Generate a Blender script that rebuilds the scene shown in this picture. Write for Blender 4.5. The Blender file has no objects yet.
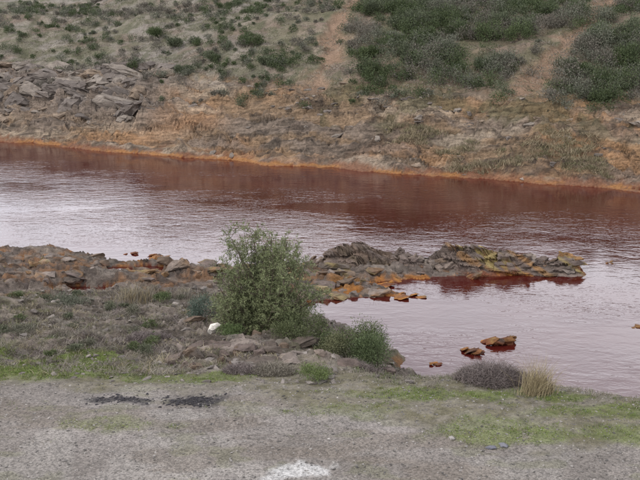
import bpy, bmesh, math, numpy as np
from mathutils import Vector
rng=np.random.default_rng(7)
CAM_H=8.5; PITCH=14; F=879.
# ---------------------------------------------------------------- noise
def hsh(ix,iy,seed):
    h=(ix.astype(np.int64)*374761393+iy.astype(np.int64)*668265263+seed*144269504)&0xffffffff
    h=((h^(h>>13))*1274126177)&0xffffffff
    return ((h^(h>>16))&0xffffff)/float(0xffffff)
def vn(x,y,seed=0):
    x=np.asarray(x,float);y=np.asarray(y,float)
    ix=np.floor(x);iy=np.floor(y);fx=x-ix;fy=y-iy
    fx=fx*fx*(3-2*fx);fy=fy*fy*(3-2*fy)
    a=hsh(ix,iy,seed);b=hsh(ix+1,iy,seed);c=hsh(ix,iy+1,seed);d=hsh(ix+1,iy+1,seed)
    return (a*(1-fx)+b*fx)*(1-fy)+(c*(1-fx)+d*fx)*fy
def fbm(x,y,o=4,seed=0):
    s=0;a=1;t=0
    for i in range(o):
        s=s+a*vn(x*2**i+17.3*i,y*2**i-9.1*i,seed+i);t+=a;a*=.5
    return s/t
def ss(a,b,x):
    t=np.clip((x-a)/(b-a),0,1);return t*t*(3-2*t)
def saw(q,r,seed,pw=.8):
    # broken tilted beds: a steep face on one side of every block, random block heights
    i=np.floor(q);f=q-i;j=np.floor(r+hsh(i,i*0,seed+5)*3)
    a=.35+.65*hsh(i,j,seed)
    return a*(1-f)**pw*ss(0,.08,f)
def crag(x,y,f,seed):
    w1=fbm(x*f*.8,y*f*.8,3,seed+50)*1.6;w2=fbm(x*f*.9,y*f*.9,3,seed+60)*1.4
    a=saw((x*.85-y*.55)*f+w1,(x*.35+y*1.2)*f*1.1+w2,seed)
    b=saw((y*1.2-x*.25)*f*1.7+w2,(x+y*.3)*f*.9+w1,seed+1)
    c=saw((x*.6-y*.9)*f*3.3+w1*1.5,(x*.5+y)*f*3+w2,seed+2)
    return a*.5+b*.35+c*.15
# ---------------------------------------------------------------- terrain shape
FS=np.array([(-400,225),(-60,80),(-40,71),(-23.1,63.5),(-14.9,59.3),(-7.7,55.7),(.6,51.5),(6.2,48.7),(11.3,46.8),(16.5,44.6),(40,36),(400,-120)],float)
NEAR=np.array([(-400,205),(-80,66),(-40,46),(-20,36),(-12.3,32.8),(-9.9,32.5),(-7.6,30.9),(-4.26,30.2),(-.35,30),(2,30.2),(5,30.5),(9,30.2),(8.9,29.7),(6,29.1),(3.65,28.6),(1.8,28.1),(2.6,26.9),(.8,26.7),(-.45,25.3),(.57,23.9),(1.76,22.4),(1.96,20.1),(2.83,19.3),(4.6,18.9),(7.1,18.0),(12,16.5),(25,12),(400,-130),(400,-300),(-400,-300)],float)
G1=np.array([(27,82),(23.5,75),(21.5,69),(17,63),(15.5,60),(13,56.5)],float)
G2=np.array([(3,90),(3.0,80),(1.0,72),(.6,66),(-.5,61)],float)
def sdist(x,y,P):
    d=np.full(x.shape,1e9);ins=np.zeros(x.shape,bool);n=len(P)
    for i in range(n):
        ax,ay=P[i];bx,by=P[(i+1)%n];ex,ey=bx-ax,by-ay
        t=np.clip(((x-ax)*ex+(y-ay)*ey)/(ex*ex+ey*ey),0,1)
        d=np.minimum(d,np.hypot(x-ax-t*ex,y-ay-t*ey))
        c=((ay>y)!=(by>y))&(x<ex*(y-ay)/(ey if ey else 1e-9)+ax)
        ins^=c
    return np.where(ins,d,-d)
def pdist(x,y,P):
    d=np.full(x.shape,1e9)
    for i in range(len(P)-1):
        ax,ay=P[i];bx,by=P[i+1];ex,ey=bx-ax,by-ay
        t=np.clip(((x-ax)*ex+(y-ay)*ey)/(ex*ex+ey*ey),0,1)
        d=np.minimum(d,np.hypot(x-ax-t*ex,y-ay-t*ey))
    return d
CR=np.array([(-60,11.5),(-33,12),(-24,12.5),(-20,16),(-10,16),(0,15),(12,15),(18,16),(25,13.5),(60,13)],float)
def ell(x,y,cx,cy,rx,ry): return np.hypot((x-cx)/rx,(y-cy)/ry)
def height(x,y,full=False):
    x=np.asarray(x,float);y=np.asarray(y,float)
    e=y-np.interp(x,FS[:,0],FS[:,1])
    e=e+(fbm(x*.25,y*.25,3,5)-.5)*2.4+(fbm(x*1.1,y*1.1,3,6)-.5)*1.0
    crest=np.interp(x,CR[:,0],CR[:,1])
    far=np.interp(e,[-10,-3,0,1,4,8,16,25],[-3,-1,0,.4,1.7,3.4,6.2,9.0])
    up=9+(crest-9)*ss(25,46,e)
    far=np.where(e>25,up,far)-3*ss(60,140,e)+ (fbm(x*.02,y*.02,3,8)-.5)*30*ss(80,400,e)
    sx=x*.9-y*.35; sy=y*.93+x*.4
    wx=fbm(x*.3,y*.3,3,77)*2.5
    led=np.abs(fbm(sx*.22+wx*.3,sy*.9+wx,4,21)-.5)*2
    bnd=fbm(sx*.10,sy*.55+wx*.5,3,23)
    ter=np.floor(bnd*14)/14+ss(.55,1,(bnd*14)%1)/14
    w=ss(0,.8,e)*(1-ss(8,13,e))
    far=far+w*((.5-led*1.6)*.5+(ter-bnd)*8.0*.55)
    wl=ss(2.5,4.5,e)*(1-ss(10,14,e))*ss(-8,-13,x)
    c1=crag(x*.55,y*1.15,.42,300)
    far=far+wl*(c1-.3)*2.4+ss(.6,2,e)*(1-ss(7,11,e))*(crag(x,y,.55,310)-.3)*.7
    far=far+ss(6,12,e)*(fbm(x*.16,y*.16,4,31)-.5)*1.3+ss(4,10,e)*(fbm(x*1.6,y*1.6,4,35)-.5)*.28
    g=np.minimum(pdist(x,y,G1),pdist(x,y,G2))+ (fbm(x*.6,y*.6,4,60)-.5)*2.6
    far=far-.35*(1-ss(.2,1.1,g))*ss(5,9,e)
    d=sdist(x,y,NEAR)
    lk=ss(60,40,y)
    d=d+((fbm(x*.7,y*.7,4,3)-.5)*1.3+(fbm(x*3,y*3,3,4)-.5)*.4)*lk
    b=np.interp(y,[13.5,15,19,23,26,30],[2.2,2.05,1.35,.75,.36,.20])
    a=np.interp(d,[-6,-1,0,.6,4.2,8],[-1.6,-.35,0,.22,2.2,4.2])
    k=.25;hh=np.clip(.5+.5*(b-a)/k,0,1);near=b*(1-hh)+a*hh-k*hh*(1-hh)
    nl=np.abs(fbm(sx*.55,sy*1.8,4,41)-.5)*2
    bn=fbm(sx*.3,sy*.8,3,43);tn=np.floor(bn*16)/16+ss(.5,1,(bn*16)%1)/16
    wr=ss(-.3,.5,d)*ss(15.8,18.0,y)
    near=near+wr*((.5-nl*1.5)*.14+(tn-bn)*1.8+(crag(x,y,.9,320)-.28)*.5)+ss(0,1,d)*(fbm(x*1.5,y*1.5,4,50)-.5)*.14*(1-.75*ss(15,13.5,y))
    wob=(fbm(x*1.5,y*1.5,3,55)-.5)*.9
    for (px_,py_,ra,rb) in [(-7.7,27.0,1.5,.8),(-4.6,27.2,1.0,.4),(-5.6,29.7,2.0,.55),(-2.3,27.9,.9,.35)]:
        mk_=1-ss(.75,1.15,ell(x,y,px_,py_,ra,rb)+wob);near=near*(1-mk_)-.18*mk_
    z=np.maximum(far,near)
    if full: return z,e,d,led,nl,g,c1*wl+(1-wl)*.3,near>far,wl
    return z
def H(x,y): return float(height(np.array([x]),np.array([y]))[0])
# ---------------------------------------------------------------- mesh helper
def build(name,V,Fq,C=None,mat=None,smooth=False,M=None):
    me=bpy.data.meshes.new(name);V=np.ascontiguousarray(V,dtype=np.float32)
    me.vertices.add(len(V));me.vertices.foreach_set('co',V.ravel())
    k=Fq.shape[1];me.loops.add(Fq.size);me.loops.foreach_set('vertex_index',Fq.astype(np.int32).ravel())
    me.polygons.add(len(Fq));me.polygons.foreach_set('loop_start',(np.arange(len(Fq))*k).astype(np.int32))
    me.polygons.foreach_set('loop_total',np.full(len(Fq),k,np.int32))
    me.update(calc_edges=True)
    me.polygons.foreach_set('use_smooth',smooth if isinstance(smooth,np.ndarray) else np.full(len(Fq),smooth))
    for nm,arr in (('Col',C),('Msk',M)):
        if arr is not None:
            at=me.color_attributes.new(nm,'FLOAT_COLOR','POINT')
            at.data.foreach_set('color',np.concatenate([np.clip(arr,0,1),np.ones((len(arr),1))],1).astype(np.float32).ravel())
    o=bpy.data.objects.new(name,me);bpy.context.collection.objects.link(o)
    if mat:me.materials.append(mat)
    return o
# ---------------------------------------------------------------- materials
class NT:
    def __init__(s,name):
        s.m=bpy.data.materials.new(name);s.m.use_nodes=True;s.t=s.m.node_tree;s.b=s.t.nodes['Principled BSDF']
        s.out=s.t.nodes['Material Output']
    def n(s,ty,**kw):
        nd=s.t.nodes.new(ty)
        for k,v in kw.items(): setattr(nd,k,v)
        return nd
    def l(s,a,b): s.t.links.new(a,b)
    def math(s,op,a,b,c=None):
        nd=s.n('ShaderNodeMath',operation=op)
        for i,x in enumerate((a,b,c)):
            if x is None: continue
            if isinstance(x,(int,float)): nd.inputs[i].default_value=x
            else: s.l(x,nd.inputs[i])
        return nd.outputs[0]
    def noise(s,scale,detail=4,rough=.6,vec=None,dist=0):
        nd=s.n('ShaderNodeTexNoise');nd.inputs['Scale'].default_value=scale;nd.inputs['Detail'].default_value=detail
        nd.inputs['Roughness'].default_value=rough;nd.inputs['Distortion'].default_value=dist
        if vec is not None:s.l(vec,nd.inputs['Vector'])
        return nd.outputs['Fac']
    def mulcol(s,col,fac):
        nd=s.n('ShaderNodeVectorMath',operation='SCALE');s.l(col,nd.inputs[0]);s.l(fac,nd.inputs['Scale']);return nd.outputs[0]
    def mix(s,f,a,b):
        nd=s.n('ShaderNodeMix',data_type='RGBA')
        for sock,x in ((nd.inputs[0],f),(nd.inputs[6],a),(nd.inputs[7],b)):
            if isinstance(x,(int,float,tuple)): sock.default_value=x
            else: s.l(x,sock)
        return nd.outputs[2]
def ground_mat():
    t=NT('ground_material');geo=t.n('ShaderNodeNewGeometry');P=geo.outputs['Position']
    at=t.n('ShaderNodeVertexColor',layer_name='Col').outputs[0]
    mk=t.n('ShaderNodeSeparateColor');t.l(t.n('ShaderNodeVertexColor',layer_name='Msk').outputs[0],mk.inputs[0])
    grav,rock=mk.outputs[0],mk.outputs[1]
    n2=t.noise(7,5,.74,P);n3=t.noise(60,2,.6,P)
    vo=t.n('ShaderNodeTexVoronoi');vo.inputs['Scale'].default_value=38;t.l(P,vo.inputs['Vector'])
    vc=t.n('ShaderNodeSeparateColor');t.l(vo.outputs['Color'],vc.inputs[0])
    gv=t.math('MULTIPLY',t.math('SUBTRACT',vc.outputs[0],.5),t.math('MULTIPLY',grav,.7))
    mp=t.n('ShaderNodeMapping');mp.inputs['Rotation'].default_value=(0,0,math.radians(-22));mp.inputs['Scale'].default_value=(.35,2.2,2.5);t.l(P,mp.inputs['Vector'])
    st=t.noise(1.6,5,.68,mp.outputs[0],.6)
    amp=t.math('SUBTRACT',2.3,t.math('MULTIPLY',grav,1.4))
    f=t.math('MULTIPLY',t.math('SUBTRACT',n2,.5),amp)
    f=t.math('ADD',f,t.math('MULTIPLY',t.math('SUBTRACT',n3,.5),1.0))
    f=t.math('ADD',t.math('ADD',f,1.04),gv)
    stc=t.math('MULTIPLY',t.math('SUBTRACT',st,.5),t.math('MULTIPLY',rock,3.0))
    f=t.math('MAXIMUM',t.math('ADD',f,stc),.18)
    col=t.mulcol(at,f)
    t.l(col,t.b.inputs['Base Color']);t.b.inputs['Roughness'].default_value=.95;t.b.inputs['Specular IOR Level'].default_value=.15
    hgt=t.math('ADD',t.math('MULTIPLY',n2,t.math('SUBTRACT',.10,t.math('MULTIPLY',grav,.06))),t.math('MULTIPLY',n3,.012))
    hgt=t.math('ADD',hgt,t.math('MULTIPLY',t.math('MULTIPLY',st,rock),.28))
    bp=t.n('ShaderNodeBump');bp.inputs['Distance'].default_value=1;bp.inputs['Strength'].default_value=1;t.l(hgt,bp.inputs['Height']);t.l(bp.outputs[0],t.b.inputs['Normal'])
    return t.m
def rock_mat():
    t=NT('rock_material');P=t.n('ShaderNodeNewGeometry').outputs['Position']
    at=t.n('ShaderNodeVertexColor',layer_name='Col').outputs[0]
    mp=t.n('ShaderNodeMapping');mp.inputs['Rotation'].default_value=(.2,-.2,math.radians(-20));mp.inputs['Scale'].default_value=(1,1.5,5);t.l(P,mp.inputs['Vector'])
    st=t.noise(3,5,.7,mp.outputs[0],.4);n2=t.noise(14,4,.7,P)
    f=t.math('ADD',t.math('MULTIPLY',st,1.7),t.math('MULTIPLY',n2,1.1))
    f=t.math('MAXIMUM',t.math('SUBTRACT',f,.35),.2)
    t.l(t.mulcol(at,f),t.b.inputs['Base Color']);t.b.inputs['Roughness'].default_value=.85;t.b.inputs['Specular IOR Level'].default_value=.2
    h=t.math('ADD',t.math('MULTIPLY',st,.10),t.math('MULTIPLY',n2,.03))
    bp=t.n('ShaderNodeBump');bp.inputs['Distance'].default_value=1;bp.inputs['Strength'].default_value=.8;t.l(h,bp.inputs['Height']);t.l(bp.outputs[0],t.b.inputs['Normal'])
    return t.m
def leaf_mat(name):
    t=NT(name);at=t.n('ShaderNodeVertexColor',layer_name='Col').outputs[0]
    t.l(at,t.b.inputs['Base Color']);t.b.inputs['Roughness'].default_value=.6;t.b.inputs['Specular IOR Level'].default_value=.2
    return t.m
def water_mat():
    t=NT('red_water');P=t.n('ShaderNodeNewGeometry').outputs['Position']
    mp=t.n('ShaderNodeMapping');mp.inputs['Rotation'].default_value=(0,0,math.radians(14));mp.inputs['Scale'].default_value=(.8,1.4,1);t.l(P,mp.inputs['Vector'])
    V=mp.outputs[0]
    big=t.noise(.13,3,.55,V)
    cr=t.n('ShaderNodeMapRange');t.l(big,cr.inputs[0]);cr.inputs[1].default_value=.40;cr.inputs[2].default_value=.60;cr.inputs[3].default_value=.28;cr.inputs[4].default_value=1.05
    w1=t.noise(1.9,2,.5,V,.5);w2=t.noise(6.5,2,.6,V,.3)
    h=t.math('ADD',t.math('MULTIPLY',w1,.019),t.math('MULTIPLY',w2,.0076))
    h=t.math('MULTIPLY',h,cr.outputs[0])
    bp=t.n('ShaderNodeBump');bp.inputs['Distance'].default_value=1;bp.inputs['Strength'].default_value=1;t.l(h,bp.inputs['Height'])
    n=t.noise(.4,2,.5,P)
    c=t.mix(n,(.045,.0050,.0045,1),(.075,.011,.008,1))
    t.l(c,t.b.inputs['Base Color']);t.b.inputs['Roughness'].default_value=.04;t.b.inputs['IOR'].default_value=1.66
    t.l(bp.outputs[0],t.b.inputs['Normal'])
    return t.m
MG=ground_mat();MR=rock_mat();ML=leaf_mat('foliage_material');MD=leaf_mat('dry_grass_material');MW=water_mat()
# ---------------------------------------------------------------- ground sheet
def rows():
    y=-60.;o=[]
    while y<900:
        o.append(y)
        if y<8:s=2 if y<4 else .5
        elif y<10.5:s=.2
        elif y<34:s=.035+max(0,(y-12))*.0028
        elif y<43:s=.25
        elif y<90:s=.11+(y-43)*.0025
        elif y<115:s=.5
        else:s=.6+(y-115)*.06
        y+=s
    return np.array(o)
R=rows();s=np.linspace(-1,1,820)
s=np.concatenate([-1-np.array([30,14,7,4,2,1,.6,.3,.12]),s,1+np.array([.12,.3,.6,1,2,4,7,14,30])])
Y,S=np.meshgrid(R,s,indexing='ij')
X=S*(np.clip(Y,6,200)*.40+2)
Z,e,d,led,nl,gul,cgl,isn,wl_=height(X,Y,True)
n,m=Y.shape
def c3(*a): return np.array(a,float)
def lerp(A,B,f): return A*(1-f[...,None])+B*f[...,None]
n_a=fbm(X*.12,Y*.12,4,101);n_b=fbm(X*.5,Y*.5,4,102);n_c=fbm(X*2.2,Y*2.2,4,103)
sxx=X*.9-Y*.35;syy=Y*.93+X*.4
stk=fbm(sxx*.12,syy*1.3,4,105)
far=lerp(c3(.235,.165,.105),c3(.31,.185,.10),ss(.38,.60,n_a))
far=lerp(far,c3(.175,.15,.13),ss(.50,.64,stk)*.6)
far=lerp(far,c3(.34,.28,.21),ss(.58,.7,fbm(sxx*.2,syy*1.0,4,106))*.6)
far=lerp(far,c3(.07,.055,.045),(1-ss(.0,.10,led))*.75)
far=lerp(far,c3(.06,.05,.04),ss(.58,.68,fbm(sxx*.5,syy*2.0,4,107))*.6)
oc=ss(1.0,.0,ell(X,Y,-9,60,5,2.8))*.8
far=lerp(far,c3(.34,.20,.11),oc*ss(.35,.6,n_b))
far=lerp(far,c3(.10,.095,.05),ss(.5,.62,n_b)*ss(3,6,e)*.55*(X>0))
left=ss(6,-10,X)
far=lerp(far,c3(.20,.17,.145),ss(-8,-13,X)*ss(2.5,4.5,e)*.65)
hill=lerp(c3(.22,.175,.12),c3(.22,.195,.155),left)
hill=lerp(hill,c3(.125,.12,.075),ss(.42,.60,fbm(X*.8,Y*.8,5,109))*.7)
hill=lerp(hill,c3(.18,.135,.105),ss(.50,.64,fbm(X*.3,Y*.3,4,110))*.7)
hill=lerp(hill,c3(.25,.225,.20),ss(.52,.66,fbm(X*.25,Y*.6,4,111))*.5*left)
hill=lerp(hill,c3(.085,.088,.05),ss(.53,.61,fbm(X*1.6,Y*1.6,4,112))*.6)
hill=lerp(hill,c3(.26,.175,.12),(1-ss(.3,1.3,gul))*.9)
hb=ss(8,11.5,e+ (n_a-.5)*8+(n_c-.5)*3)
hb=hb*(1-ss(-9,-13,X)*(1-ss(9,13,e+(n_b-.5)*6)))
far=lerp(far,hill,hb)
far=lerp(far,c3(.075,.06,.052),(1-ss(.02,.12,cgl))*.7)  # crevice shade painted into the vertex colour where the crag beds are low
far=far*(.8+.4*fbm(X*1.7,Y*1.7,4,113))[...,None]
rim=(1-ss(.10,.45,Z+(n_c-.5)*.6+(n_b-.5)*.4))
far=lerp(far,c3(.18,.08,.045),rim*.8)
far=lerp(far,c3(.34,.165,.055),(1-ss(.02,.10,np.abs(Z-.08+(n_c-.5)*.12)))*.7*ss(.40,.56,n_b))
m_a=fbm(X*.35,Y*.35,4,201);m_b=fbm(X*1.2,Y*1.2,4,202);m_c=fbm(X*4,Y*4,4,203)
near=lerp(c3(.19,.16,.13),c3(.14,.118,.095),ss(.4,.6,m_b))
near=lerp(near,c3(.22,.20,.17),ss(.55,.65,m_c)*.6)
near=lerp(near,c3(.10,.105,.05),ss(.5,.62,m_a)*.45)
nst=fbm(sxx*.5,syy*2.6,4,205)
near=lerp(near,c3(.07,.057,.048),ss(.52,.66,nst)*.65*ss(16,18,Y))
near=lerp(near,c3(.28,.235,.20),(1-ss(.35,.45,nst))*.65*ss(16,18,Y))
shelf=ss(24,26.5,Y+(m_a-.5)*4)
sh=lerp(c3(.155,.125,.105),c3(.22,.125,.07),ss(.46,.60,m_b))
sh=lerp(sh,c3(.085,.068,.058),ss(.46,.58,m_c)*.75)
sh=lerp(sh,c3(.24,.205,.17),(1-ss(.36,.46,nst))*.6)
near=lerp(near,sh,shelf*.9)
near=lerp(near,c3(.28,.14,.05),(1-ss(.8,1.5,ell(X,Y,1.2,26.4,2.0,1.3)))*ss(.42,.6,m_b)*.8)
redge=np.interp(X,[-12,-6,-2.5,-1,2,5,9],[15.0,14.9,14.6,14.2,12.9,12.3,12.0])
rd=1-ss(-.5,.4,Y-redge+(m_b-.5)*2.2+(m_c-.5)*1.0)
gr=lerp(c3(.235,.212,.192),c3(.185,.165,.146),ss(.4,.62,m_a))
gr=lerp(gr,c3(.27,.25,.225),ss(.48,.60,m_b)*.5)
gr=lerp(gr,c3(.15,.125,.10),ss(.50,.62,fbm(X*.5,Y*2,4,220))*.5)
gr=lerp(gr,c3(.14,.14,.08),ss(.56,.66,fbm(X*1.5,Y*3,4,221))*.4)
verge=lerp(c3(.16,.145,.095),c3(.20,.18,.14),ss(.4,.6,m_c))
vz=(1-ss(15.5,17.0,Y+(m_b-.5)*2.5))
near=lerp(near,verge,vz)
GREENS=[(-6.3,16.7,1.7,1.1,1.0),(-4.6,16.1,1.9,.6,.7),(-2.9,15.5,1.3,.4,.6),(-3.0,13.0,.9,.25,.35),(3.2,14.35,1.6,.4,.75),(5.6,13.6,1.5,.3,.6),(4.0,12.6,1.7,.3,.6),(1.2,14.4,1.2,.3,.4),(-8.5,17.0,2,1.2,1.0),(2.6,12.9,.8,.3,.4),(.6,13.6,1.0,.3,.3)]
gm=np.zeros(Y.shape)
for (cx,cy,rx,ry,st) in GREENS:
    gm=np.maximum(gm,st*(1-ss(.4,1.3,ell(X,Y,cx,cy,rx,ry)+(m_b-.5)*2.6)))
near=lerp(near,gr,rd*(1-gm*.6))
near=lerp(near,c3(.13,.17,.04),gm*ss(.25,.5,m_c+.1)*.85)
for (cx,cy,rx,ry) in [(-2.2,14.0,.5,.36),(-3.45,14.1,.5,.22)]:
    near=lerp(near,c3(.045,.042,.043),(1-ss(.4,1.4,ell(X,Y,cx,cy,rx,ry)+(m_c-.5)*2.2))*.9)
near=near*(.82+.36*fbm(X*2.1,Y*2.1,4,230))[...,None]
near=lerp(near,c3(.50,.49,.47),(1-ss(.55,1.0,ell(X,Y,-.35,11.45,.62,.35)+(m_c-.5)*1.4+(m_b-.5)*.8))*.8)
rimn=(1-ss(.03,.20,Z+(m_c-.5)*.25))
near=lerp(near,c3(.31,.13,.035),rimn*.85*ss(17,24,Y)*ss(.38,.52,m_b))
near=lerp(near,c3(.11,.06,.04),rimn*.8*(1-ss(17,24,Y)))
fm=isn&(Y<45)
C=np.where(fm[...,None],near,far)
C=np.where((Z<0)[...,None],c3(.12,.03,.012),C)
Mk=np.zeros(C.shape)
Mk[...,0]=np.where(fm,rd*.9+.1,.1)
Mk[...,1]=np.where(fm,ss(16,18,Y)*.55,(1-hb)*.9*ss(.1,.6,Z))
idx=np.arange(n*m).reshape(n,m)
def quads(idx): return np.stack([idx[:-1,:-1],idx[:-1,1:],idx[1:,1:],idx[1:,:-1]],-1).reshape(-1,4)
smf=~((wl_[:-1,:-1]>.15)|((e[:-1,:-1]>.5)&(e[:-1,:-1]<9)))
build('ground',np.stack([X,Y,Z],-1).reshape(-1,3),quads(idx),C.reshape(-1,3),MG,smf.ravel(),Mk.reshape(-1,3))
build('river_water',np.array([(-500,-200,0),(500,-200,0),(500,900,0),(-500,900,0)]),np.array([[0,1,2,3]]),None,MW)
# ---------------------------------------------------------------- rocks
def proto(seed,cuts,npt=15):
    r=np.random.default_rng(seed);bm=bmesh.new()
    for i in range(npt):
        v=r.normal(size=3);v/=np.abs(v).max()**.75*np.linalg.norm(v)**.25
        v*=r.uniform(.8,1.05);bm.verts.new(v)
    res=bmesh.ops.convex_hull(bm,input=bm.verts)
    bmesh.ops.delete(bm,geom=[g for g in res['geom_interior'] if isinstance(g,bmesh.types.BMVert)],context='VERTS')
    bmesh.ops.triangulate(bm,faces=bm.faces)
    if cuts:
        bmesh.ops.subdivide_edges(bm,edges=bm.edges,cuts=cuts,use_grid_fill=True)
        bmesh.ops.triangulate(bm,faces=bm.faces)
    bm.verts.index_update()
    V=np.array([v.co[:] for v in bm.verts]);Fq=np.array([[v.index for v in f.verts] for f in bm.faces]);bm.free()
    return V,Fq
PR=[proto(i,3) for i in range(16)];PS=[proto(100+i,0,9) for i in range(10)]
def rotm(rz,tx,ty):
    cz,sz=math.cos(rz),math.sin(rz);cx,sx_=math.cos(tx),math.sin(tx);cy,sy_=math.cos(ty),math.sin(ty)
    Rz=np.array([[cz,-sz,0],[sz,cz,0],[0,0,1]]);Rx=np.array([[1,0,0],[0,cx,-sx_],[0,sx_,cx]]);Ry=np.array([[cy,0,sy_],[0,1,0],[-sy_,0,cy]])
    return Rx@Ry@Rz
def n3(P,f,seed):
    return fbm(P[:,0]*f+P[:,2]*f*1.7,P[:,1]*f-P[:,2]*f*1.3,3,seed)-.5
def stain(V,cc,lich,rim):
    if lich is not None:
        f=np.clip(lich(V)*ss(.0,.14,n3(V,1.3,15)+.01),0,1)[:,None]*.8
        yl=np.where((n3(V,2.0,16)>.02)[:,None],np.array([[.30,.23,.08]]),np.array([[.26,.14,.05]]))
        cc=cc*(1-f)+yl*f*(.6+.8*(n3(V,6,17)+.5))[:,None]
    if rim:
        f=((1-ss(.04,.20,V[:,2]+n3(V,4,11)*.25))*ss(-.14,.06,n3(V,.9,14)))[:,None]*.9
        cc=cc*(1-f)+f*np.where((n3(V,1.5,12)>.05)[:,None],np.array([[.36,.155,.035]]),np.array([[.16,.055,.025]]))
    return cc
def rocks(name,L,disp=.12,small=False,rim=True,lich=None):
    Vs=[];Fs=[];Cs=[];o=0
    for (x,y,z,a,b,c,rz,tx,ty,col) in L:
        V,Fq=(PS if small else PR)[rng.integers(10 if small else 16)]
        V=V*np.array([a,b,c])@rotm(rz,tx,ty).T+np.array([x,y,z])
        Vs.append(V);Fs.append(Fq+o);Cs.append(np.tile(np.array(list(col)+[min(a,b)],float),(len(V),1)));o+=len(V)
    V=np.concatenate(Vs);Cc=np.concatenate(Cs);sc=Cc[:,3:4];cc=Cc[:,:3]
    if not small:
        nn=np.stack([n3(V,2.2,1),n3(V,2.2,2),n3(V,2.2,3)],-1)*disp*2.5*sc+np.stack([n3(V,8,4),n3(V,8,5),n3(V,8,6)],-1)*disp*1.4*sc
        V=V+nn*np.array([1,1,.7])
        cc=cc*(.75+.9*(n3(V,3,9)+.3))[:,None]
        cc=stain(V,cc,lich,rim)
    return build(name,V,np.concatenate(Fs),cc,MR)
U=rng.uniform
GB=[(.17,.135,.11),(.13,.10,.085),(.20,.165,.14),(.10,.08,.065),(.15,.11,.08)]
hx=[-1.3,-.8,-.3,.5,1.2,1.7,2.3,2.9,3.3,3.8,4.4,4.9,5.4,6.3,7.3,7.9,8.3,8.6,9.0,9.3]
hh=[0,.15,.35,.6,.9,.95,.8,.65,.5,.35,.65,.95,.9,.75,.6,.35,.45,.65,.6,.0]
gx=np.arange(-1.4,9.5,.022);gy=np.arange(28.3,31.4,.03)
LX,LY=np.meshgrid(gx,gy)
cyl=30.0-.12*np.abs(LX-4)/5+(fbm(LX*.8,LX*0,3,501)-.5)*.5
env=np.interp(LX,hx,hh)*np.clip(1-(np.abs(LY-cyl+(fbm(LX*2.5,LY*2.5,3,503)-.5)*.5)/.95)**1.8,-.5,1)
cg=crag(LX*.75,LY,.95,510)*.7+crag(LX*.8,LY,2.6,520)*.3
cg=np.minimum(cg,.42+.6*(cg-.42))
LZ=env*(.22+1.85*cg)+(fbm(LX*6,LY*6,4,505)-.5)*.10-.05
LXs=LX-LZ*.45-(fbm(LX*3,LY*3+LZ*4,3,506)-.5)*.18
LV=np.stack([LXs,LY-LZ*.2-(fbm(LX*1.5+LZ*9,LY+LZ*11,2,508)-.5)*.25,LZ],-1).reshape(-1,3)
hb_=hsh(np.floor(LX*2.1+LZ*3),np.floor(LY*2.5+LZ*7),9)
cc=lerp(c3(.085,.066,.054),c3(.205,.16,.135),np.clip(hb_*.5+fbm(LX*2,LY*2+LZ*5,4,507)*.9-.2,0,1)).reshape(-1,3)
lich=lambda V:.15+.75*ss(3.5,5.2,V[:,0])+.5*ss(8,8.5,V[:,0])
cc=stain(LV,cc,lich,True)
idl=np.arange(LX.size).reshape(LX.shape)
build('rock_ledge',LV,quads(idl),cc,MR)
L=[]
for i in range(120):
    x=U(-.9,9.0);y=29.85-.25*abs(x-4)/5+rng.normal()*.42
    hm=np.interp(x,hx,hh)*(1-min(1,abs(y-30.0)/1.1)**2)
    k=U(.4,1.0)
    L.append((x,y,hm*U(.1,.75),U(.25,.55)*k,U(.2,.4)*k,U(.08,.2)*k,U(-.9,.9),rng.normal()*.25-.1,-.3+rng.normal()*.22,GB[rng.integers(5)]))
rocks('ledge_boulders',L,disp=.25,lich=lich)
WS=(-2.5,19.55)
L=[]
for i in range(460):
    if i<230: x=U(-12,-.5);y=U(25.3,30.8)
    elif i<320: x=U(-1.5,3.6);y=U(25.8,28.8)
    else: x=U(-3.2,1.6);y=U(16.3,22.6)
    z=H(x,y)
    if z<-.05: continue
    k=U(.22,1)**1.4
    q=(x,y,z-.01,U(.25,.8)*k,U(.15,.5)*k,U(.06,.17),U(-1.2,.6),rng.normal()*.14-.05,rng.normal()*.15-.05,GB[rng.integers(5)])
    if math.hypot(x-WS[0],y-WS[1])<1.0: continue
    L.append(q)
rocks('shore_rock_slabs',L,disp=.22,lich=lambda V:.6*ss(24.5,26,V[:,1]))
def islet(x,y,w,d_,h,nn=7,cols=GB):
    L=[]
    for i in range(nn):
        L.append((x+U(-.5,.5)*w,y+U(-.5,.5)*d_,U(-.02,h*.6),w*U(.2,.38),d_*U(.3,.6),h*U(.3,.6),U(-.3,.3),U(-.2,.1),-.2+U(-.1,.1),cols[rng.integers(len(cols))]))
    rocks('islet_rock',L,disp=.2,lich=lambda V:.5+0*V[:,0])
OR=[(.13,.07,.05),(.20,.10,.04),(.09,.06,.045)]
islet(-6.1,31.5,.8,.5,.10,cols=OR);islet(-7.1,32.0,.5,.35,.10,5,OR);islet(2.75,26.7,1.0,.45,.06,8,OR)
islet(3.96,21.8,.55,.3,.10,6,OR);islet(5.05,22.5,.9,.35,.20,10,OR);islet(3.0,21.0,.35,.2,.06,4,OR)
islet(10.5,30.7,.3,.2,.06,3,OR);islet(9.05,23.8,.35,.2,.08,4,OR)
L=[]
FB=[(.17,.145,.125),(.21,.18,.15),(.13,.11,.095),(.22,.17,.125)]
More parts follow.
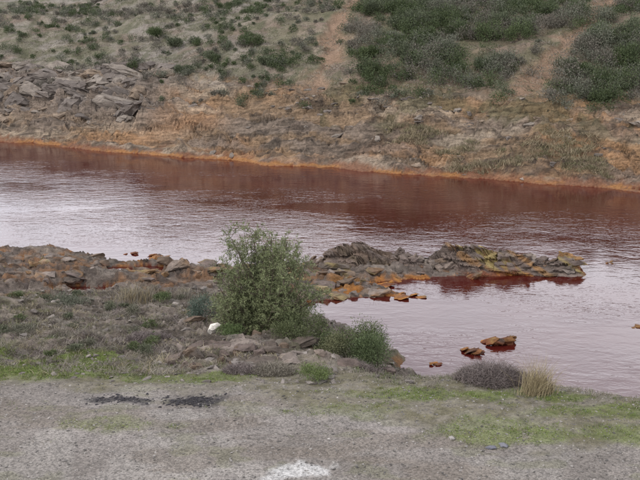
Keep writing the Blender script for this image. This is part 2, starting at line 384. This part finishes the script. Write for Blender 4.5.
for i in range(400):
    if i<170: x=U(-28,-12);ee=U(3.5,12)
    elif i<290: x=U(-20,30);ee=U(.4,8)
    else: x=U(-5,30);ee=U(6,10.5)
    y=np.interp(x,FS[:,0],FS[:,1])+ee;k=U(.3,1)**1.5*(1.5 if i<170 else .55)
    L.append((x,y,H(x,y)-.2*k,U(.5,1.7)*k,U(.3,.9)*k,U(.18,.5)*k,U(-.8,.2),rng.normal()*.15-.1,rng.normal()*.15,FB[rng.integers(4)]))
for i in range(34):
    x=U(-27,-14);y=np.interp(x,FS[:,0],FS[:,1])+U(5,12)
    L.append((x,y,H(x,y)-.15,U(1.0,2.3),U(.6,1.1),U(.45,.9),U(-.7,.1),rng.normal()*.15-.1,.12+rng.normal()*.12,FB[rng.integers(3)]))
rocks('far_bank_rocks',L,disp=.3)
rocks('pale_rock',[(11.1,47.3,.12,.28,.2,.12,0,0,.1,(.36,.30,.25))],rim=False)
rocks('white_stone',[(WS[0],WS[1],H(*WS)+.15,.13,.10,.2,.3,.1,.5,(.75,.70,.62))],rim=False)
rocks('flat_stones',[(2.6,12.2,H(2.6,12.2)+.02,.10,.06,.022,.2,0,0,(.13,.13,.15)),(2.8,12.25,H(2.8,12.25)+.03,.09,.06,.03,-.4,.1,.2,(.20,.20,.22)),(2.05,12.5,H(2.05,12.5)+.02,.06,.04,.03,-.4,.1,.2,(.3,.28,.26))],rim=False)
px=U(-6.5,6.5,9000);py=U(10.3,15.2,9000);pz=height(px,py)
L=[]
for x,y,z in zip(px,py,pz):
    r_=.006+.020*U()**3;g_=U(.07,.34)
    L.append((x,y,z,r_*U(1,1.6),r_,r_*.6,U(0,3),0,0,(g_,g_*.93,g_*.85)))
rocks('gravel',L,small=True)
L=[]
for i in range(260):
    k_=i%3>0;x=(-2.2 if k_ else -3.45)+rng.normal()*.26;y=(14.0 if k_ else 14.1)+rng.normal()*.14;r_=U(.012,.035)
    L.append((x,y,H(x,y),r_*1.4,r_,r_*.6,U(0,3),0,0,(.04,.037,.04)))
rocks('charcoal_pile',L,small=True)
px=U(-12,2.5,2200);py=U(15,26,2200);pz=height(px,py);L=[]
for x,y,z in zip(px,py,pz):
    if z<.03: continue
    r_=.02+.09*U()**3;g_=U(.10,.28)
    L.append((x,y,z,r_*U(1,1.8),r_,r_*.6,U(0,3),U(-.3,.3),0,(g_,g_*.88,g_*.78)))
rocks('loose_stones',L,small=True)
# ---------------------------------------------------------------- foliage
def nrm(a): return a/np.maximum(np.linalg.norm(a,axis=1,keepdims=True),1e-9)
class Bag:
    def __init__(s): s.V=[];s.F=[];s.C=[];s.o=0
    def add(s,V,Fq,C): s.V.append(V);s.F.append(Fq+s.o);s.C.append(C);s.o+=len(V)
    def done(s,name,mat): return build(name,np.concatenate(s.V),np.concatenate(s.F),np.concatenate(s.C),mat)
def leaves(B,P,D,Ln,Wd,C):
    N=len(P);D=nrm(D);Rr=nrm(rng.normal(size=(N,3)));Sd=nrm(np.cross(D,Rr))
    Ln=np.broadcast_to(Ln,(N,))[:,None];Wd=np.broadcast_to(Wd,(N,))[:,None]
    V=np.stack([P,P+D*Ln*.45+Sd*Wd*.5,P+D*Ln,P+D*Ln*.45-Sd*Wd*.5],1).reshape(-1,3)
    B.add(V,np.arange(4*N).reshape(N,4),np.repeat(C,4,axis=0))
def tube(B,pts,r0,r1,col):
    pts=np.array(pts);n_=len(pts);k=5;T=nrm(np.gradient(pts,axis=0))
    A=nrm(np.cross(T,np.array([[.3,.9,.1]])));Bn=np.cross(T,A);rr=np.linspace(r0,r1,n_)
    an=np.arange(k)/k*2*math.pi
    V=(pts[:,None]+rr[:,None,None]*(np.cos(an)[None,:,None]*A[:,None]+np.sin(an)[None,:,None]*Bn[:,None])).reshape(-1,3)
    Fq=[]
    for i in range(n_-1):
        for j in range(k): Fq.append((i*k+j,i*k+(j+1)%k,(i+1)*k+(j+1)%k,(i+1)*k+j))
    B.add(V,np.array(Fq),np.tile(np.array(col,float),(len(V),1)))
def shrub(B,x,y,w,h,n_,leaf,colA,colB,z=None,upb=.6,twigs=6):
    z=H(x,y) if z is None else z
    k=rng.integers(6,12)
    an=U(0,6.28,k);rr=np.sqrt(U(0,1,k))*.36*w
    lc=np.stack([x+np.cos(an)*rr,y+np.sin(an)*rr,z+h*U(.3,.68,k)*(1-rr/(w*.9))],1)
    lr=np.stack([w*U(.14,.25,k)]*2+[h*U(.2,.34,k)],1)
    li=rng.integers(0,k,n_);dd=nrm(rng.normal(size=(n_,3)));r_=U(0,1,n_)**.45*rng.normal(1,.15,n_)
    P=lc[li]+dd*lr[li]*r_[:,None]
    P[:,2]=np.maximum(P[:,2],z+.02*h)
    D=dd*.8+np.array([0,0,upb])+rng.normal(size=(n_,3))*.5
    f=np.clip(U(0,1,k)[li]*.6+U(0,1,n_)*.5-.05,0,1)[:,None]
    C=(np.array(colA)*(1-f)+np.array(colB)*f)*U(.7,1.25,n_)[:,None]
    leaves(B,P,D,leaf*U(.7,1.4,n_),leaf*.38*U(.8,1.3,n_),C)
    for i in range(twigs):
        q=lc[i%k];p0=np.array([x,y,z-.03]);tube(B,[p0,p0*.5+q*.5+np.array([0,0,.05*h]),q],.012*w,.004*w,(.09,.07,.055))
def blades(B,P,h,wd,sp,C,lean=0,bend=.22):
    N=len(P);D=np.stack([rng.normal(size=N)*sp+lean,rng.normal(size=N)*sp,np.ones(N)],1);D=nrm(D)
    Sd=nrm(np.cross(D,nrm(rng.normal(size=(N,3)))));h=np.broadcast_to(h,(N,))[:,None];w_=np.broadcast_to(wd,(N,))[:,None]
    bd=rng.normal(size=(N,3))*bend*h;bd[:,2]=-np.abs(bd[:,2])
    M_=P+D*h*.55+bd*.2;T=P+D*h+bd
    V=np.stack([P-Sd*w_*.5,P+Sd*w_*.5,M_+Sd*w_*.4,M_-Sd*w_*.4,T+Sd*w_*.12,T-Sd*w_*.12],1).reshape(-1,3)
    o=(np.arange(N)*6)[:,None]
    Fq=np.concatenate([o+np.array([[0,1,2,3]]),o+np.array([[3,2,4,5]])],0)
    B.add(V,Fq,np.repeat(C,6,axis=0))
def tufts(B,cx,cy,rad,per,h,wd,sp,cols):
    cz=height(cx,cy);keep=cz>.04
    rad=np.broadcast_to(rad,(len(keep),))[keep];h=np.broadcast_to(h,(len(keep),))[keep]
    cx,cy,cz=cx[keep],cy[keep],cz[keep];N=len(cx)
    ci=rng.integers(0,len(cols),N)
    Pc=np.stack([cx,cy,cz-.01],1);P=np.repeat(Pc,per,0);rr=np.repeat(rad,per)
    P[:,:2]+=rng.normal(size=(N*per,2))*rr[:,None]*.5
    C=np.repeat(np.array(cols,float)[ci],per,0)*U(.65,1.35,N*per)[:,None]
    blades(B,P,np.repeat(h,per)*U(.5,1.2,N*per),wd,sp,C)
B=Bag();bx,by=-1.42,20.6;bz=H(bx,by)
def limb(p0,dirv,L_,seg,wob,curl):
    pts=[p0];dv=np.array(dirv,float)
    for i in range(seg):
        dv=dv+rng.normal(size=3)*wob+np.array([0,0,curl]);dv/=np.linalg.norm(dv);pts.append(pts[-1]+dv*L_/seg)
    return np.array(pts)
LP=[];LD=[];LC=[]
BR=(.10,.08,.06)
CRc,CRr,CRz=1.45,1.42,1.55
for i in range(76):
    az=i*2.4+U(-.3,.3);til=[.06,.24,.42,.58,.74,.9,1.05,1.22,1.38][i%9]+U(-.08,.08)
    st_,ct=math.sin(til),math.cos(til)
    A_=(st_/CRr)**2+(ct/CRz)**2;B_=-2*ct*CRc/CRz**2;C_=(CRc/CRz)**2-1
    Ls=((-B_+math.sqrt(max(0,B_*B_-4*A_*C_)))/(2*A_))*U(.74,1.0)-.12
    dv=(math.cos(az)*st_,math.sin(az)*st_,ct)
    st=limb(np.array([bx+math.cos(az)*.12,by+math.sin(az)*.12,bz-.05]),dv,Ls,8,.08,.015)
    tube(B,st,.022,.006,BR);tone=U(0,1)
    for j in range(15):
        k=rng.integers(3,9);base=st[k]-(st[k]-st[k-1])*U(0,1)
        ax=st[k]-st[k-1];ax/=np.linalg.norm(ax);sd=np.cross(ax,rng.normal(size=3));sd/=np.linalg.norm(sd)
        br=limb(base,ax*.5+sd*.95+np.array([0,0,.05]),U(.2,.45),5,.16,.02)
        tube(B,br,.007,.003,BR)
        for q in range(5):
            kk=rng.integers(1,6);s2=np.cross(br[kk]-br[kk-1],rng.normal(size=3));s2/=np.linalg.norm(s2)+1e-9
            tw=limb(br[kk],(br[kk]-br[kk-1])/.1*.5+s2*.6+np.array([0,0,.15]),U(.10,.2),4,.15,.04)
            nl_=12;tt=U(0,4,nl_);ii=np.minimum(tt.astype(int),3)
            Pp=tw[ii]+(tw[ii+1]-tw[ii])*(tt-ii)[:,None]+rng.normal(size=(nl_,3))*.008
            Dd=(tw[ii+1]-tw[ii])/.05*.6+rng.normal(size=(nl_,3))*.6+np.array([0,0,.15])
            LP.append(Pp);LD.append(Dd);f=np.clip(tone*.5+U(0,.5,nl_),0,1)[:,None]
            LC.append((np.array([.115,.135,.06])*(1-f)+np.array([.215,.235,.12])*f)*U(.75,1.2,nl_)[:,None])
LP=np.concatenate(LP);LD=np.concatenate(LD);LC=np.concatenate(LC)
leaves(B,LP,LD,U(.045,.09,len(LP)),U(.014,.023,len(LP)),LC)
B.done('willow_bush',ML)
def one(name,x,y,w,h,n_,leaf,a,b,**k):
    B=Bag();shrub(B,x,y,w,h,n_,leaf,a,b,**k);B.done(name,ML)
one('shrub',-3.0,21.5,1.0,1.05,3400,.045,(.08,.11,.085),(.14,.18,.14))
one('shrub',-2.0,19.3,.85,.4,2000,.04,(.07,.10,.035),(.13,.17,.07))
one('shrub',-.45,19.3,1.4,1.05,5600,.045,(.07,.085,.035),(.135,.155,.075))
one('shrub',.7,19.0,1.9,1.45,11000,.045,(.06,.08,.032),(.13,.155,.07))
one('shrub',.25,18.2,1.0,.65,2900,.045,(.09,.10,.05),(.17,.17,.09))
one('shrub',1.25,17.6,1.35,1.1,6500,.045,(.055,.075,.032),(.11,.14,.065))
one('shrub',-.1,15.2,.85,.34,2800,.03,(.08,.11,.035),(.15,.19,.07))
one('shrub',-4.35,23.4,.6,.32,1200,.04,(.07,.10,.04),(.13,.16,.07))
one('shrub',-7.3,24.0,1.6,.4,2600,.045,(.10,.11,.08),(.16,.17,.12))
B=Bag()
for i in range(46):
    x=U(-10,-1.2);y=U(17.3,25);w_=U(.25,.75);g_=[((.08,.09,.055),(.15,.16,.10)),((.10,.10,.07),(.18,.175,.125)),((.065,.085,.035),(.13,.155,.07))][rng.integers(3)]
    if math.hypot(x-WS[0],y-WS[1])<.8: continue
    shrub(B,x,y,w_,w_*U(.35,.6),int(1400*w_),.04,g_[0],g_[1],twigs=3)
B.done('low_scrub',ML)
def dry(name,x,y,w,h,n_,cols,sp=.5,wd=.005):
    B=Bag();r_=np.sqrt(U(0,1,n_))*w*.5;a_=U(0,6.28,n_)
    P=np.stack([x+np.cos(a_)*r_,y+np.sin(a_)*r_*.6,np.zeros(n_)],1);P[:,2]=height(P[:,0],P[:,1])-.01
    hh_=h*np.sqrt(np.clip(1.05-(r_/(w*.5))**2,.1,1))*U(.4,1.05,n_)
    C=np.array(cols,float)[rng.integers(0,len(cols),n_)]*U(.7,1.3,n_)[:,None]
    P2=P.copy();lv=U(0,.65,n_);P2[:,2]+=hh_*lv
    blades(B,P2,hh_*(.95-lv)*.9,wd,sp,C);B.done(name,MD)
def wisp(name,x,y,w,h,n_,cols,wd):
    B=Bag();P=np.stack([x+rng.normal(size=n_)*w*.3,y+rng.normal(size=n_)*w*.25,np.zeros(n_)],1);P[:,2]=height(P[:,0],P[:,1])-.01
    C=np.array(cols,float)[rng.integers(0,len(cols),n_)]*U(.7,1.25,n_)[:,None]
    blades(B,P,h*(.25+.85*U(0,1,n_)**1.5),wd,.2,C,lean=.1,bend=.2);B.done(name,MD)
PUR=[(.19,.155,.145),(.23,.195,.18),(.14,.115,.105)];YEL=[(.36,.30,.18),(.30,.25,.15),(.25,.20,.12)];GRY=[(.22,.20,.16),(.27,.24,.195),(.18,.16,.125)]
dry('dry_shrub',3.15,15.1,1.3,.6,7000,PUR,.9,.006);dry('dry_shrub',3.75,14.95,.7,.42,2400,PUR,.9,.006);dry('dry_shrub',2.75,15.2,.6,.35,1600,PUR+GRY,.9,.006)
wisp('dry_grass_tuft',3.75,14.35,.32,.8,620,YEL,.006);wisp('dry_grass_tuft',3.97,14.45,.28,.55,320,YEL,.006)
wisp('dry_grass_tuft',1.55,25.7,.5,.35,400,[(.16,.09,.06),(.22,.15,.09)],.010)
wisp('dry_grass_tuft',-5.3,24.0,1.0,.6,1300,YEL+GRY,.010);wisp('dry_grass_tuft',-4.1,24.2,.7,.5,800,GRY,.010)
dry('dry_shrub',-.9,15.9,1.0,.33,4500,GRY,.8,.007);dry('dry_shrub',-1.5,15.9,.8,.28,2600,PUR,.8,.007)
dry('dry_shrub',-3.9,18.9,1.2,.33,4500,PUR,.8,.008);dry('dry_shrub',-5.6,19.0,1.3,.33,4500,GRY,.8,.008);dry('dry_shrub',1.0,16.8,.8,.33,2200,PUR,.8,.007)
B=Bag()
N=4600;cx=U(-13,.8,N);cy=U(15.6,25.5,N);kp=fbm(cx*.5,cy*.8,3,301)>(.43+.12*(cx>-2.4));cx,cy=cx[kp],cy[kp]
tufts(B,cx,cy,.18,34,U(.06,.18,len(cx)),.009,.8,GRY+GRY+PUR+[(.13,.14,.065),(.16,.16,.08),(.30,.26,.165),(.30,.26,.165)])
cx=U(-1,7,300);cy=np.interp(cx,[-1,2,7],[16.5,15.6,14.6])+rng.normal(size=300)*.5
tufts(B,cx,cy,.12,28,.10,.007,.7,GRY+[(.12,.14,.06)])
cx=U(-7,7,420);cy=U(12,15.5,420);kp=fbm(cx*.9,cy*1.4,3,303)>.52
tufts(B,cx[kp],cy[kp],.08,16,.045,.007,.8,GRY+[(.12,.14,.06)])
B.done('dry_grass',MD)
B=Bag()
for (gx_,gy_,rx,ry,st) in GREENS:
    N=int(260*rx*ry*st*4);a_=U(0,6.28,N);r_=np.sqrt(U(0,1,N))*1.35;cx=gx_+np.cos(a_)*r_*rx;cy=gy_+np.sin(a_)*r_*ry
    kp=(r_/1.35+ (fbm(cx*1.2,cy*1.2,4,202)-.5)*2.6)<.8;cx,cy=cx[kp],cy[kp]
    tufts(B,cx,cy,.08,15,U(.02,.06,len(cx)),.008,.7,[(.13,.18,.04),(.17,.22,.055),(.10,.14,.035),(.19,.19,.08)])
B.done('green_grass',ML)
def fy(x,ee): return np.interp(x,FS[:,0],FS[:,1])+ee
B=Bag()
GA=[((.055,.068,.038),(.12,.135,.08)),((.08,.085,.062),(.155,.16,.115)),((.038,.053,.023),(.085,.11,.045)),((.10,.09,.07),(.17,.155,.125))]
N=5600;sx_=U(-34,36,N);se=U(5.5,34,N);sy_=fy(sx_,se)
den=np.where(sx_>2.5,ss(6.5,10,se)*1.0,.18+.14*ss(8,14,se))
den=np.where((sx_<-2)&(sx_>-13)&(se>9)&(se<20),.42,den)
den=den*ss(.31,.50,fbm(sx_*.25,sy_*.25,3,401))*1.6
gd=np.minimum(pdist(sx_,sy_,G1),pdist(sx_,sy_,G2))+(fbm(sx_*.6,sy_*.6,4,60)-.5)*2.6;den=np.where(gd<1.1,den*.08,den)
kp=U(0,1,N)<den*.62;sx_,sy_,se=sx_[kp],sy_[kp],se[kp];sz=height(sx_,sy_)
tn_=fbm(sx_*.3,sy_*.3,3,420)
for x,y,z,t_ in zip(sx_,sy_,sz,tn_):
    gi=[0,1,2,3][int(np.clip((t_-.34)*10+rng.normal()*1.1,0,3.99))]
    g_=GA[[2,0,1,3][gi]]
    w_=U(.6,1.1)+1.7*U()**1.8 if x>2.5 else U(.35,1.3)
    shrub(B,x,y,w_,w_*U(.6,.95),int(90+170*w_),.11,g_[0],g_[1],z=z,twigs=0)
B.done('hillside_scrub',ML)
for (x,y,w,h,k) in [(-6.0,71.5,3.4,1.5,2),(-8.4,69,1.4,.9,0),(12.3,65.5,2.4,2.2,2),(14.3,64.5,2.3,1.8,2),(15.0,66.5,2.0,1.9,0),(17.0,57.6,1.6,1.1,2),(18.6,60.5,2.8,2.5,1),(18.0,54.5,3.0,2.0,2),(20.2,57.5,2.8,2.2,2),(12.2,76,4.2,3.0,2),(21.5,62,2.6,2.1,0),(-12,75,1.6,1.0,0),(9.0,63,2.2,1.7,1),(-10.2,67,1.5,.8,0),(16.0,58.5,1.8,1.4,0),(7.5,70,2.6,2.0,0),(9.5,73,2.8,2.1,1),(4.5,74,2.2,1.6,0),(17.2,74,2.4,1.8,2),(5.5,66,1.8,1.4,1),(20.5,66.5,2.4,1.9,1),(25,68,2.6,2.0,2),(24,60,2.4,1.9,0),(11,60.5,1.6,1.1,0),(10.3,67,2.4,2,2),(6.6,73.5,2.6,2,2),(13.5,69,2.6,2,0),(8,66,2,1.6,2),(3.5,64,1.6,1.1,2),(6.5,62,1.8,1.2,0),(-14,78,1.8,1.2,2),(-3.8,66,1.4,.9,0)]:
    B=Bag();shrub(B,x,y,w,h,2800,.11,GA[k][0],tuple(np.array(GA[k][1])*1.15));B.done('green_bush',ML)
B=Bag()
N=16000;cx=U(-34,36,N);ce=U(4,34,N);cy=fy(cx,ce)
dn=ss(6,11,ce)*.8*ss(.32,.56,fbm(cx*.3,cy*.3,3,410))
kp=U(0,1,N)<dn;cx,cy=cx[kp],cy[kp]
tufts(B,cx,cy,.4,12,U(.1,.28,len(cx)),.03,.9,[(.22,.195,.145),(.16,.15,.095),(.26,.23,.185),(.14,.14,.08),(.21,.18,.155)])
cx=U(4,15.5,1700);cy=fy(cx,U(1.0,5.0,1700));kp=fbm(cx*.5,cy*.8,4,411)>.45
tufts(B,cx[kp],cy[kp],.35,24,U(.15,.45,kp.sum()),.022,.55,[(.25,.205,.125),(.29,.24,.155),(.14,.13,.07),(.19,.155,.10)])
B.done('hillside_dry_grass',MD)
# ---------------------------------------------------------------- light, sky, camera
SUN_EL=48;SUN_AZ=-125
wd=bpy.data.worlds.new('World');bpy.context.scene.world=wd;wd.use_nodes=True;nt=wd.node_tree
bg=nt.nodes['Background'];sk=nt.nodes.new('ShaderNodeTexSky');sk.sky_type='NISHITA';sk.sun_disc=False
sk.sun_elevation=math.radians(SUN_EL);sk.sun_rotation=math.radians(SUN_AZ)
nt.links.new(sk.outputs[0],bg.inputs[0]);bg.inputs[1].default_value=.15
bg2=nt.nodes.new('ShaderNodeBackground');bg2.inputs[0].default_value=(.94,.935,1.0,1)
tc=nt.nodes.new('ShaderNodeTexCoord');mpw=nt.nodes.new('ShaderNodeMapping');mpw.inputs['Scale'].default_value=(1.5,1.5,5);nt.links.new(tc.outputs['Generated'],mpw.inputs[0])
no=nt.nodes.new('ShaderNodeTexNoise');no.inputs['Scale'].default_value=1.6;no.inputs['Detail'].default_value=5;nt.links.new(mpw.outputs[0],no.inputs['Vector'])
sp=nt.nodes.new('ShaderNodeSeparateXYZ');nt.links.new(tc.outputs['Generated'],sp.inputs[0])
m2=nt.nodes.new('ShaderNodeMapRange');nt.links.new(sp.outputs[2],m2.inputs[0]);m2.inputs[1].default_value=.15;m2.inputs[2].default_value=.75;m2.inputs[3].default_value=2.6;m2.inputs[4].default_value=1.2
nt.links.new(m2.outputs[0],bg2.inputs[1])
mr=nt.nodes.new('ShaderNodeMapRange');nt.links.new(no.outputs['Fac'],mr.inputs[0]);mr.inputs[1].default_value=.3;mr.inputs[2].default_value=.6;mr.inputs[3].default_value=.5;mr.inputs[4].default_value=1
mx=nt.nodes.new('ShaderNodeMixShader');nt.links.new(mr.outputs[0],mx.inputs[0]);nt.links.new(bg.outputs[0],mx.inputs[1]);nt.links.new(bg2.outputs[0],mx.inputs[2])
nt.links.new(mx.outputs[0],nt.nodes['World Output'].inputs[0])
Ld=bpy.data.lights.new('sun','SUN');Ld.energy=1.5;Ld.angle=math.radians(12);Ld.color=(1,.96,.9);lo=bpy.data.objects.new('sun',Ld);bpy.context.collection.objects.link(lo)
az=math.radians(SUN_AZ);el=math.radians(SUN_EL);sv=Vector((math.sin(az)*math.cos(el),math.cos(az)*math.cos(el),math.sin(el)))
lo.rotation_euler=sv.to_track_quat('Z','Y').to_euler();lo.location=sv*50
c=bpy.data.cameras.new('camera');co=bpy.data.objects.new('camera',c);bpy.context.collection.objects.link(co)
co.location=(0,0,CAM_H);co.rotation_euler=(math.radians(90-PITCH),0,0);c.sensor_width=36;c.lens=36*F/640;c.clip_end=3000
sc=bpy.context.scene;sc.camera=co;sc.view_settings.view_transform='Standard';sc.view_settings.look='None';sc.view_settings.exposure=0
